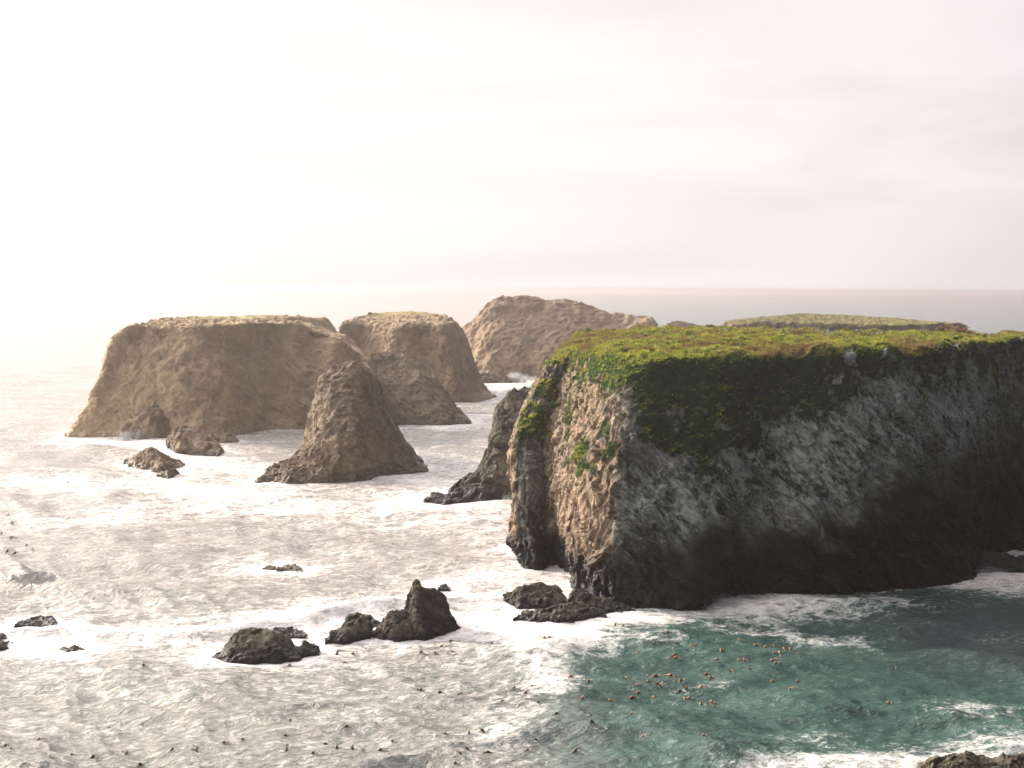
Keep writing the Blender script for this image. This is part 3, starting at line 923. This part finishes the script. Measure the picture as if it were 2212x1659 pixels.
    n_xf = g.noise(w1, 6.5, 4, .65, .4)
    tex = g.math('ADD', g.math('ADD', g.math('MULTIPLY', n_mid, .6), g.math('MULTIPLY', n_fin, .4)), g.math('ADD', g.math('MULTIPLY', lace, .38), g.math('MULTIPLY', n_xf, .2)))
    tex = g.math('MULTIPLY_ADD', tex, 1.75, -.62)
    # foam where density + texture pass a threshold
    fsum = g.math('ADD', g.math('ADD', fo, tex), g.math('MULTIPLY', g.math('SUBTRACT', n_big, .5), .75))
    fm = g.mapr(fsum, 1.05, 1.75)
    deep = g.mix(g.mapr(n_big, .35, .65), (.020, .056, .050), (.052, .112, .096))
    deep = g.mix(g.math('MULTIPLY', g.attr('shaded_water'), .85), deep, (.026, .042, .045))
    milk_sheen_c = g.mix(g.mapr(n_mid, .35, .65), (.19, .20, .185), (.52, .455, .425))  # pale tones imitate reflected sky on churned water
    c = g.mix(g.math('MULTIPLY', mk, .8), deep, milk_sheen_c)
    c = g.mix(g.math('MULTIPLY', g.mapr(fsum, .85, 1.5), .8), c, g.mix(mk, (.20, .29, .26), (.42, .40, .38)))
    sepn = g.math('MULTIPLY', g.math('SUBTRACT', n_mid, .5), 1.0)
    h = g.math('ADD', g.math('MULTIPLY_ADD', n_big, 1.2, g.math('MULTIPLY', n_mid, .85)), g.math('ADD', g.math('MULTIPLY', n_fin, .16), g.math('MULTIPLY', g.noise(w1, 9.0, 3, .6), .03)))
    bp = g.node('ShaderNodeBump', {'Height': h, 'Strength': .85, 'Distance': .7})
    wat = g.node('ShaderNodeBsdfPrincipled', {'Base Color': c, 'Roughness': .16, 'IOR': 1.33, 'Normal': bp.outputs[0]})
    bp2 = g.node('ShaderNodeBump', {'Height': h, 'Strength': .8, 'Distance': .4})
    fbs = g.node('ShaderNodeBsdfPrincipled', {'Base Color': (.84, .80, .785, 1), 'Roughness': .6, 'Normal': bp2.outputs[0]})
    mx = g.node('ShaderNodeMixShader', {0: fm})
    g.l.new(wat.outputs[0], mx.inputs[1]); g.l.new(fbs.outputs[0], mx.inputs[2])
    o = g.node('ShaderNodeOutputMaterial')
    g.l.new(mx.outputs[0], o.inputs['Surface'])
    ob = mesh_from('sea', V, F, m, {'foam': foam.ravel(), 'milky_sheen': milk.ravel(), 'shaded_water': shadew.ravel()})
    tag(ob, kind='structure')
    return r, a, Z, X + DX, Y + DY


r_s, a_s, Z_s, _, _ = build_ocean()


def sea_z(x, y):
    rr = math.hypot(x, y); aa = math.atan2(x, y)
    i = int(np.clip(np.searchsorted(r_s, rr), 1, len(r_s) - 1)); j = int(np.clip(np.searchsorted(a_s, aa), 1, len(a_s) - 1))
    return float(Z_s[i, j])


# ------------------------------------------------------------------ haze
def build_haze():
    x0, x1, y0, y1, z0, z1 = -2600, 2600, -60, 13500, -8, 37.2
    V = [(x, y, z) for z in (z0, z1) for (x, y) in ((x0, y0), (x1, y0), (x1, y1), (x0, y1))]
    me = bpy.data.meshes.new('haze')
    me.from_pydata(V, [], [(3, 2, 1, 0), (4, 5, 6, 7), (0, 1, 5, 4), (1, 2, 6, 5), (2, 3, 7, 6), (3, 0, 4, 7)])
    m, g = new_mat('haze_air')
    v = g.node('ShaderNodeVolumePrincipled', {'Color': (.98, .91, .91, 1), 'Density': .00025, 'Anisotropy': .80})
    o = g.node('ShaderNodeOutputMaterial')
    g.l.new(v.outputs[0], o.inputs['Volume'])
    me.materials.append(m)
    ob = bpy.data.objects.new('haze', me)
    COL.objects.link(ob)
    tag(ob, kind='stuff', label='warm sea haze over the whole bay', cat='haze')


build_haze()


# ------------------------------------------------------------------ turf: grass tussocks on the headland
def project(P):
    v = (P - np.array([0, 0, CAM_Z])) @ _R
    return np.stack([(512 - v[:, 0] / v[:, 2] * FPX) / KD, (384 + v[:, 1] / v[:, 2] * FPX) / KD], 1)


def build_grass():
    rs = np.random.RandomState(5)
    nr, nc = HSHAPE[:2]
    Gp = HP.reshape(nr, nc, 3); Gn = HN.reshape(nr, nc, 3); Gg = HG.reshape(nr, nc)
    a = Gp[:-1, :-1]; b = Gp[:-1, 1:]; c = Gp[1:, :-1]
    area = np.linalg.norm(np.cross(b - a, c - a), axis=2)
    w = area * smooth(.45, .8, Gg[:-1, :-1]) * (a[..., 0] < 95) * (a[..., 1] < 247)
    # nearer and steeper turf shows more
    w = w * np.where(a[..., 1] < 200, 1.5, 1.0) * (.02 + smooth(.5, .85, Gn[:-1, :-1, 2]))
    p = (w / w.sum()).ravel()
    n = 90000
    idx = np.searchsorted(np.cumsum(p), rs.rand(n))
    idx = np.clip(idx, 0, p.size - 1)
    i, j = idx // (nc - 1), idx % (nc - 1)
    u, v = rs.rand(n, 1), rs.rand(n, 1)
    base = a[i, j] + (b[i, j] - a[i, j]) * u + (c[i, j] - a[i, j]) * v
    nrm = Gn[i, j]
    cl = fbm((base / 2.2).astype(np.float32), 3, seed=91)
    h = (.16 + .75 * np.clip(cl + .3, 0, 1) ** 1.5) * (.6 + .7 * rs.rand(n))
    up = nrm * .5 + np.array([.12, -.05, .9]); up /= np.linalg.norm(up, axis=1)[:, None]
    V = []; 
    for k in range(4):
        th = rs.rand(n) * 6.283
        t = np.stack([np.cos(th), np.sin(th), np.zeros(n)], 1)
        out_ = np.stack([-np.sin(th), np.cos(th), np.zeros(n)], 1)
        o = base + out_ * .08 - up * .06
        wd = (.05 + .05 * rs.rand(n))[:, None]
        tip = o + up * h[:, None] + out_ * (h * (.2 + .7 * rs.rand(n)))[:, None]
        V.append(np.stack([o - t * wd, o + t * wd, tip], 1))
    V = np.concatenate(V).reshape(-1, 3)
    F = np.arange(len(V)).reshape(-1, 3)
    m = foliage_mat('grass_blades', (.13, .19, .030), (.42, .41, .085), .5)
    o = mesh_from('grass', V, F, m, smooth_=False)
    tag(o, 'tussocky grass covering the top and shoulder of the headland', 'grass', kind='stuff')


build_grass()


# ------------------------------------------------------------------ shrubs on the crest
def shrub(name, label, px, py, w_, h_, mat, seed, n=1600):
    rs = np.random.RandomState(seed)
    q = project(HP)
    # ground point on the far crest below this place
    d2 = (q[:, 0] - px) ** 2 + (q[:, 1] - py) ** 2 * 4 + (HG < .5) * 1e6
    b = HP[np.argmin(d2)]
    d = rs.normal(size=(n, 3)); d /= np.linalg.norm(d, axis=1)[:, None]
    d[:, 2] = np.abs(d[:, 2])
    rad = .55 + .45 * rs.rand(n) ** .5
    lump = .75 + .45 * perlin((d * 2.5).astype(np.float32), seed)
    c = b + d * np.array([w_ / 2, w_ / 2.4, h_]) * (rad * lump)[:, None]
    ax = rs.normal(size=(n, 2, 3)); ax /= np.linalg.norm(ax, axis=2, keepdims=True)
    s = (.06 + .08 * rs.rand(n))[:, None]
    V = np.stack([c - ax[:, 0] * s, c + ax[:, 0] * s, c + ax[:, 1] * s * 1.6], 1).reshape(-1, 3)
    root = bpy.data.objects.new(name, None); COL.objects.link(root); root.location = b.tolist()
    V = V - b
    mesh_from('leaves', V, np.arange(len(V)).reshape(-1, 3), mat, smooth_=False, parent=root)
    # stems
    SV = []; SF = []
    for k in range(14):
        e = (c[rs.randint(n)] - b) * .85
        s0 = np.array([rs.normal() * .1, rs.normal() * .1, -.1]); off = len(SV)
        for q_, r_ in ((s0, .035), (s0 * .5 + e * .5 + [0, 0, .08 * h_], .022), (e, .01)):
            for t in range(4):
                SV.append(q_ + r_ * np.array([math.cos(t * 1.57), math.sin(t * 1.57), 0]))
        for l in range(2):
            for t in range(4):
                SF.append((off + l * 4 + t, off + l * 4 + (t + 1) % 4, off + l * 4 + 4 + (t + 1) % 4, off + l * 4 + 4 + t))
    mesh_from('stems', SV, SF, M_stem, parent=root)
    tag(root, label, 'shrub', 'shrubs on the crest of the headland')


M_stem = foliage_mat('stem_wood', (.06, .045, .03), (.08, .06, .04), .05)
M_dry = foliage_mat('dry_leaves', (.22, .13, .08), (.30, .20, .12), .4)
M_bush = foliage_mat('bush_leaves', (.025, .045, .015), (.04, .07, .02), .25)
shrub('shrub', 'spreading reddish dry shrub on the far crest near the right end of the green island', 2062, 720, 7.0, 1.5, M_dry, 1, 3200)
shrub('shrub', 'compact dark green bush in front of the reddish dry shrub', 2042, 723, 3.2, 1.3, M_bush, 2)
shrub('shrub', 'small lone dark bush amid the sunlit turf', 1847, 738, 1.7, .8, M_bush, 3, 700)
shrub('shrub', 'little dark bush on the skyline below the small flat rock island', 1533, 710, 2.6, .8, M_bush, 4, 700)


# ------------------------------------------------------------------ birds on the cliff face
def bird_mesh():
    # cormorant standing upright: tail, body, neck, head and bill in one skin
    spine = [((0, .10, -.34), .015, .05), ((0, .10, -.22), .03, .06), ((0, .06, -.06), .085, .085), ((0, .0, .10), .115, .12), ((0, -.03, .24), .09, .10),
             ((0, -.04, .34), .045, .05), ((0, -.02, .44), .035, .038), ((0, -.04, .52), .042, .046), ((0, -.10, .545), .03, .028), ((0, -.19, .545), .008, .008)]
    V = []; F = []; k = 10
    for i, (c, rx, ry) in enumerate(spine):
        p0 = np.array(spine[max(0, i - 1)][0]); p1 = np.array(spine[min(len(spine) - 1, i + 1)][0])
        t = (p1 - p0) / np.linalg.norm(p1 - p0)
        e1 = np.array([1., 0, 0]); e2 = np.cross(t, e1)
        for j in range(k):
            a = 2 * math.pi * j / k
            V.append(np.array(c) + e1 * rx * math.cos(a) + e2 * ry * math.sin(a))
    for i in range(len(spine) - 1):
        for j in range(k):
            F.append((i * k + j, i * k + (j + 1) % k, (i + 1) * k + (j + 1) % k, (i + 1) * k + j))
    return np.array(V), F


M_bird, g = new_mat('bird_feathers')
bb_ = g.node('ShaderNodeBsdfPrincipled', {'Base Color': (.012, .013, .014, 1), 'Roughness': .5})
oo_ = g.node('ShaderNodeOutputMaterial'); g.l.new(bb_.outputs[0], oo_.inputs['Surface'])
bv, bf = bird_mesh()
qh = project(HP)
dep = HP[:, 1]
for k, (px, py, lab) in enumerate([
        (1797, 880, 'black bird upright on the grey cliff, just left of and below another'),
        (1810, 868, 'black bird upright on the grey cliff, middle of the loose row of birds'),
        (1864, 888, 'black bird perched alone on the grey cliff, rightmost of the birds'),
        (1718, 916, 'black bird on the cliff crack, lowest and leftmost of the birds'),
        (1835, 840, 'black bird perched highest of the birds on the grey cliff')]):
    sel = np.where((np.abs(qh[:, 0] - px) < 2.5) & (np.abs(qh[:, 1] - py) < 2.5))[0]
    p = HP[sel[np.argmin(dep[sel])]]
    nn = HN[sel[np.argmin(dep[sel])]]
    o = mesh_from('bird', bv, np.array(bf), M_bird)
    o.location = (p + nn * .12 + np.array([0, -.12, .30])).tolist()
    o.rotation_euler = (0, 0, math.radians([20, -60, 40, -20, 70][k]))
    tag(o, lab, 'bird', 'black birds perched on the cliff')


# ------------------------------------------------------------------ kelp heads afloat
def kelp_mesh(seed):
    rs = np.random.RandomState(seed)
    V = []; F = []
    def tube(path, k=8):
        off = len(V)
        for i, (c, r) in enumerate(path):
            p0 = np.array(path[max(0, i - 1)][0]); p1 = np.array(path[min(len(path) - 1, i + 1)][0])
            t = (p1 - p0) / np.linalg.norm(p1 - p0)
            e1 = np.cross(t, [0, 1., .1]); e1 /= np.linalg.norm(e1); e2 = np.cross(t, e1)
            for j in range(k):
                a = 2 * math.pi * j / k
                V.append(np.array(c) + r * (e1 * math.cos(a) + e2 * math.sin(a)))
        for i in range(len(path) - 1):
            for j in range(k):
                F.append((off + i * k + j, off + i * k + (j + 1) % k, off + (i + 1) * k + (j + 1) % k, off + (i + 1) * k + j))
    d = rs.rand() * .2
    tube([((-.9 - d, 0, -.35), .02), ((-.5, .05, -.08), .035), ((-.25, .03, .04), .05), ((-.12, .0, .10), .09), ((0, 0, .13), .15), ((.10, 0, .14), .165), ((.19, 0, .13), .14), ((.26, 0, .12), .07), ((.28, 0, .12), .01)])
    for b in range(5):           # ribbon blades trailing from the head
        a = rs.uniform(-1.2, 1.2); L = rs.uniform(.5, 1.0); off = len(V)
        for i in range(5):
            f = i / 4
            c = np.array([.22 + math.cos(a) * L * f, math.sin(a) * L * f, .16 + .10 * math.sin(f * 3) - .2 * f])
            s = np.array([-math.sin(a), math.cos(a), .25]) * .055 * (1 - .6 * f)
            V.append(c - s); V.append(c + s)
        for i in range(4):
            F.append((off + 2 * i, off + 2 * i + 1, off + 2 * i + 3, off + 2 * i + 2))
    return np.array(V), np.array(F)


def kelp_mat(name, c1, c2):
    m, g = new_mat(name)
    P = g.node('ShaderNodeTexCoord').outputs['Object']
    c = g.mix(g.mapr(g.noise(P, 5, 3), .35, .65), c1, c2)
    b = g.node('ShaderNodeBsdfPrincipled', {'Base Color': c, 'Roughness': .35})
    o = g.node('ShaderNodeOutputMaterial'); g.l.new(b.outputs[0], o.inputs['Surface'])
    return m


M_kelp = [kelp_mat('kelp_amber', (.24, .12, .02), (.06, .032, .01)), kelp_mat('kelp_dark', (.05, .03, .012), (.09, .05, .02))]
kelp_protos = []
for k in range(4):
    v, f = kelp_mesh(100 + k)
    kelp_protos.append((v, f))
A4 = [(168, 818), (216, 918), (545, 852), (50, 869), (396, 873), (418, 884), (604, 893), (742, 857), (846, 859), (965, 828), (1050, 802), (1230, 796), (1242, 851),
      (1235, 868), (1235, 880), (1406, 832), (1455, 853), (1522, 856), (1569, 862), (1638, 863), (1680, 875), (1695, 826), (1252, 745), (1350, 885), (1626, 757),
      (1925, 809), (2026, 802), (2083, 790), (2017, 862), (2110, 868), (1988, 882), (1968, 910), (1843, 906), (1762, 921), (1820, 571), (1992, 585), (1980, 600),
      (2030, 585), (1902, 615), (2135, 573), (2180, 592), (1495, 780), (1455, 430), (1523, 428), (1488, 455), (1250, 477), (1817, 437), (1877, 436), (1908, 414),
      (1948, 398), (1955, 437), (2168, 668), (2125, 420), (465, 726), (312, 890), (20, 867), (618, 513)]
A8 = [(461, 497), (55, 706), (76, 755), (84, 768), (8, 826), (80, 860), (180, 905), (219, 934), (45, 954), (98, 957), (210, 808)]
A5 = [(222, 373), (238, 370), (606, 407), (753, 412), (757, 437), (765, 445), (770, 380), (832, 392), (848, 394), (952, 425), (934, 452), (1003, 488), (1072, 492),
      (1095, 393), (1140, 404), (1215, 428), (1270, 438), (1240, 388), (1170, 440), (1195, 442), (1165, 467), (1180, 485), (1025, 458), (1050, 458), (653, 498),
      (682, 516), (698, 516), (562, 519), (608, 550), (648, 543), (690, 553), (708, 555), (740, 515), (785, 540), (802, 530), (890, 500), (908, 518), (962, 510),
      (870, 560), (782, 578), (808, 577), (802, 606), (818, 600), (673, 596), (608, 580), (580, 615), (491, 644), (377, 662), (327, 522), (404, 536), (868, 634),
      (888, 652), (913, 616), (924, 636), (580, 734), (628, 804), (879, 828), (1164, 548), (1270, 556), (1238, 592), (1648, 635), (1640, 433), (1680, 483),
      (703, 327), (730, 350), (728, 358), (545, 322), (512, 315), (680, 378), (1027, 376), (1174, 379)]
A5b = [(100, 577), (93, 598), (140, 612), (167, 565), (192, 656), (184, 800), (148, 822), (346, 820), (270, 725), (414, 770), (54, 568), (8, 553)]
KS = [(x * .5 * .8848 + x * (1250 / 2212 - .5) * .8848, (1350 + y / 1.7696) * .8848, 1, 'dark kelp head bobbing on the pale water of the near surf', 'kelp heads on the pale near water') for x, y in A4]
KS += [(x / 2.765 * .8848, (1000 + y / 2.765) * .8848, 1, 'dark kelp head in the bright water along the left edge, halfway down', 'kelp heads by the left edge') for x, y in A8]
KS += [((1200 + x / 1.7015) * .8848, (1350 + y / 1.7015) * .8848, 0, 'amber kelp head floating in the teal water before the headland', 'kelp heads in the teal water') for x, y in A5]
KS += [((1200 + x / 1.7015) * .8848, (1350 + y / 1.7015) * .8848, 1, 'dark kelp head bobbing on the pale water of the near surf', 'kelp heads on the pale near water') for x, y in A5b]
rk = random.Random(4)
ORD = ['leftmost', 'second', 'third', 'fourth', 'fifth', 'sixth', 'seventh', 'eighth', 'ninth', 'tenth', 'eleventh', 'twelfth', 'thirteenth', 'fourteenth', 'fifteenth', 'sixteenth', 'seventeenth', 'eighteenth']


def name_kelp(items):
    """every head gets its own words: which raft, which part of it, which place from the left"""
    res = {}
    for grp in sorted(set(i[4] for i in items)):
        idx = [k for k, i in enumerate(items) if i[4] == grp]
        idx.sort(key=lambda k: items[k][1])
        nb = max(1, round(len(idx) / 14))
        rows = np.array_split(idx, 4 if nb > 1 else 1)
        rn = ['far', 'upper middle', 'lower middle', 'nearest'] if nb > 1 else ['']
        for q, row in zip(rn, rows):
            row = sorted(row, key=lambda k: items[k][0])
            for j, k in enumerate(row):
                pos = 'leftmost' if j == 0 else 'rightmost' if j == len(row) - 1 else ORD[j] + ' from left'
                what = 'amber kelp head on teal water' if items[k][2] == 0 else 'dark kelp head on pale water'
                where = (', ' + pos + ' of the ' + q + ' row') if q else ' by the left edge, ' + pos + ' there'
                res[k] = what + where
    return res
kmeshes = {}
KN = name_kelp(KS)
for k, (px, py, mi, lab, grp) in enumerate(KS):
    vi = k % 4
    if (vi, mi) not in kmeshes:
        o = mesh_from('kelp_head', kelp_protos[vi][0], kelp_protos[vi][1], M_kelp[mi])
        kmeshes[(vi, mi)] = o
    else:
        o = kmeshes[(vi, mi)].copy()
        COL.objects.link(o)
    w = at(px, py)
    s = rk.uniform(.5, .95) * (1.35 if w[1] > 190 else 1.0)
    o.location = (w[0], w[1], sea_z(w[0], w[1]) - .02)
    o.rotation_euler = (rk.uniform(-.3, .3), rk.uniform(-.5, .2), rk.uniform(0, 6.28))
    o.scale = (s, s, s)
    tag(o, KN[k], 'kelp', grp)


# ------------------------------------------------------------------ spray
M_spray, g = new_mat('spray_drops')
d_ = g.node('ShaderNodeBsdfDiffuse', {'Color': (.85, .87, .88, 1)})
t_ = g.node('ShaderNodeBsdfTranslucent', {'Color': (.85, .87, .88, 1)})
x_ = g.node('ShaderNodeMixShader', {0: .5})
g.l.new(d_.outputs[0], x_.inputs[1]); g.l.new(t_.outputs[0], x_.inputs[2])
oo_ = g.node('ShaderNodeOutputMaterial'); g.l.new(x_.outputs[0], oo_.inputs['Surface'])


def spray(label, px, py, w_, h_, n, size, seed, dy=2.0):
    rs = np.random.RandomState(seed)
    c = at(px, py)
    jets = rs.uniform(-.5, .5, 9); jh = rs.uniform(.45, 1, 9) * (1 - 1.2 * jets ** 2)
    j = rs.randint(0, 9, n)
    f = rs.rand(n) ** 1.4
    x = jets[j] * w_ + rs.normal(size=n) * w_ * (.05 + .07 * f)
    y = rs.normal(size=n) * dy * .5
    z = f * h_ * jh[j] * (.8 + .3 * rs.rand(n))
    P = c + np.stack([x, y, z], 1)
    T = np.array([(1, 1, 1), (-1, -1, 1), (-1, 1, -1), (1, -1, -1)]) * .6
    s = size * (.35 + .9 * rs.rand(n) ** 2) * (1 - .4 * f)
    rot = rs.normal(size=(n, 3, 3)); rot /= np.linalg.norm(rot, axis=2, keepdims=True)
    V = (P[:, None] + (T[None] @ rot) * s[:, None, None]).reshape(-1, 3)
    b = np.arange(n)[:, None, None] * 4
    F = (b + np.array([(0, 1, 2), (0, 3, 1), (0, 2, 3), (1, 3, 2)])[None]).reshape(-1, 3)
    o = mesh_from('spray', V, F, M_spray, smooth_=False)
    tag(o, label, 'spray', kind='stuff')


spray('white burst of spray beside the low reef', 1122, 826, 8, 5.0, 9000, .16, 1, 3)
spray('spray curling up at the right foot of the pointed stack', 785, 1034, 5, 1.9, 3500, .09, 2)
spray('splash on the ledge at the foot of the broad stack', 300, 948, 9, 3.0, 4500, .12, 3)
spray('white splash under the cliff of the headland', 1540, 1306, 5, 1.3, 5000, .05, 4, 1.5)
spray('thin splash against the foot of the leaning stack', 1098, 1083, 2.5, 2.2, 2200, .06, 5)
spray('splash at the end of the cliff near the right edge', 2135, 1240, 4, 1.2, 3000, .05, 6)
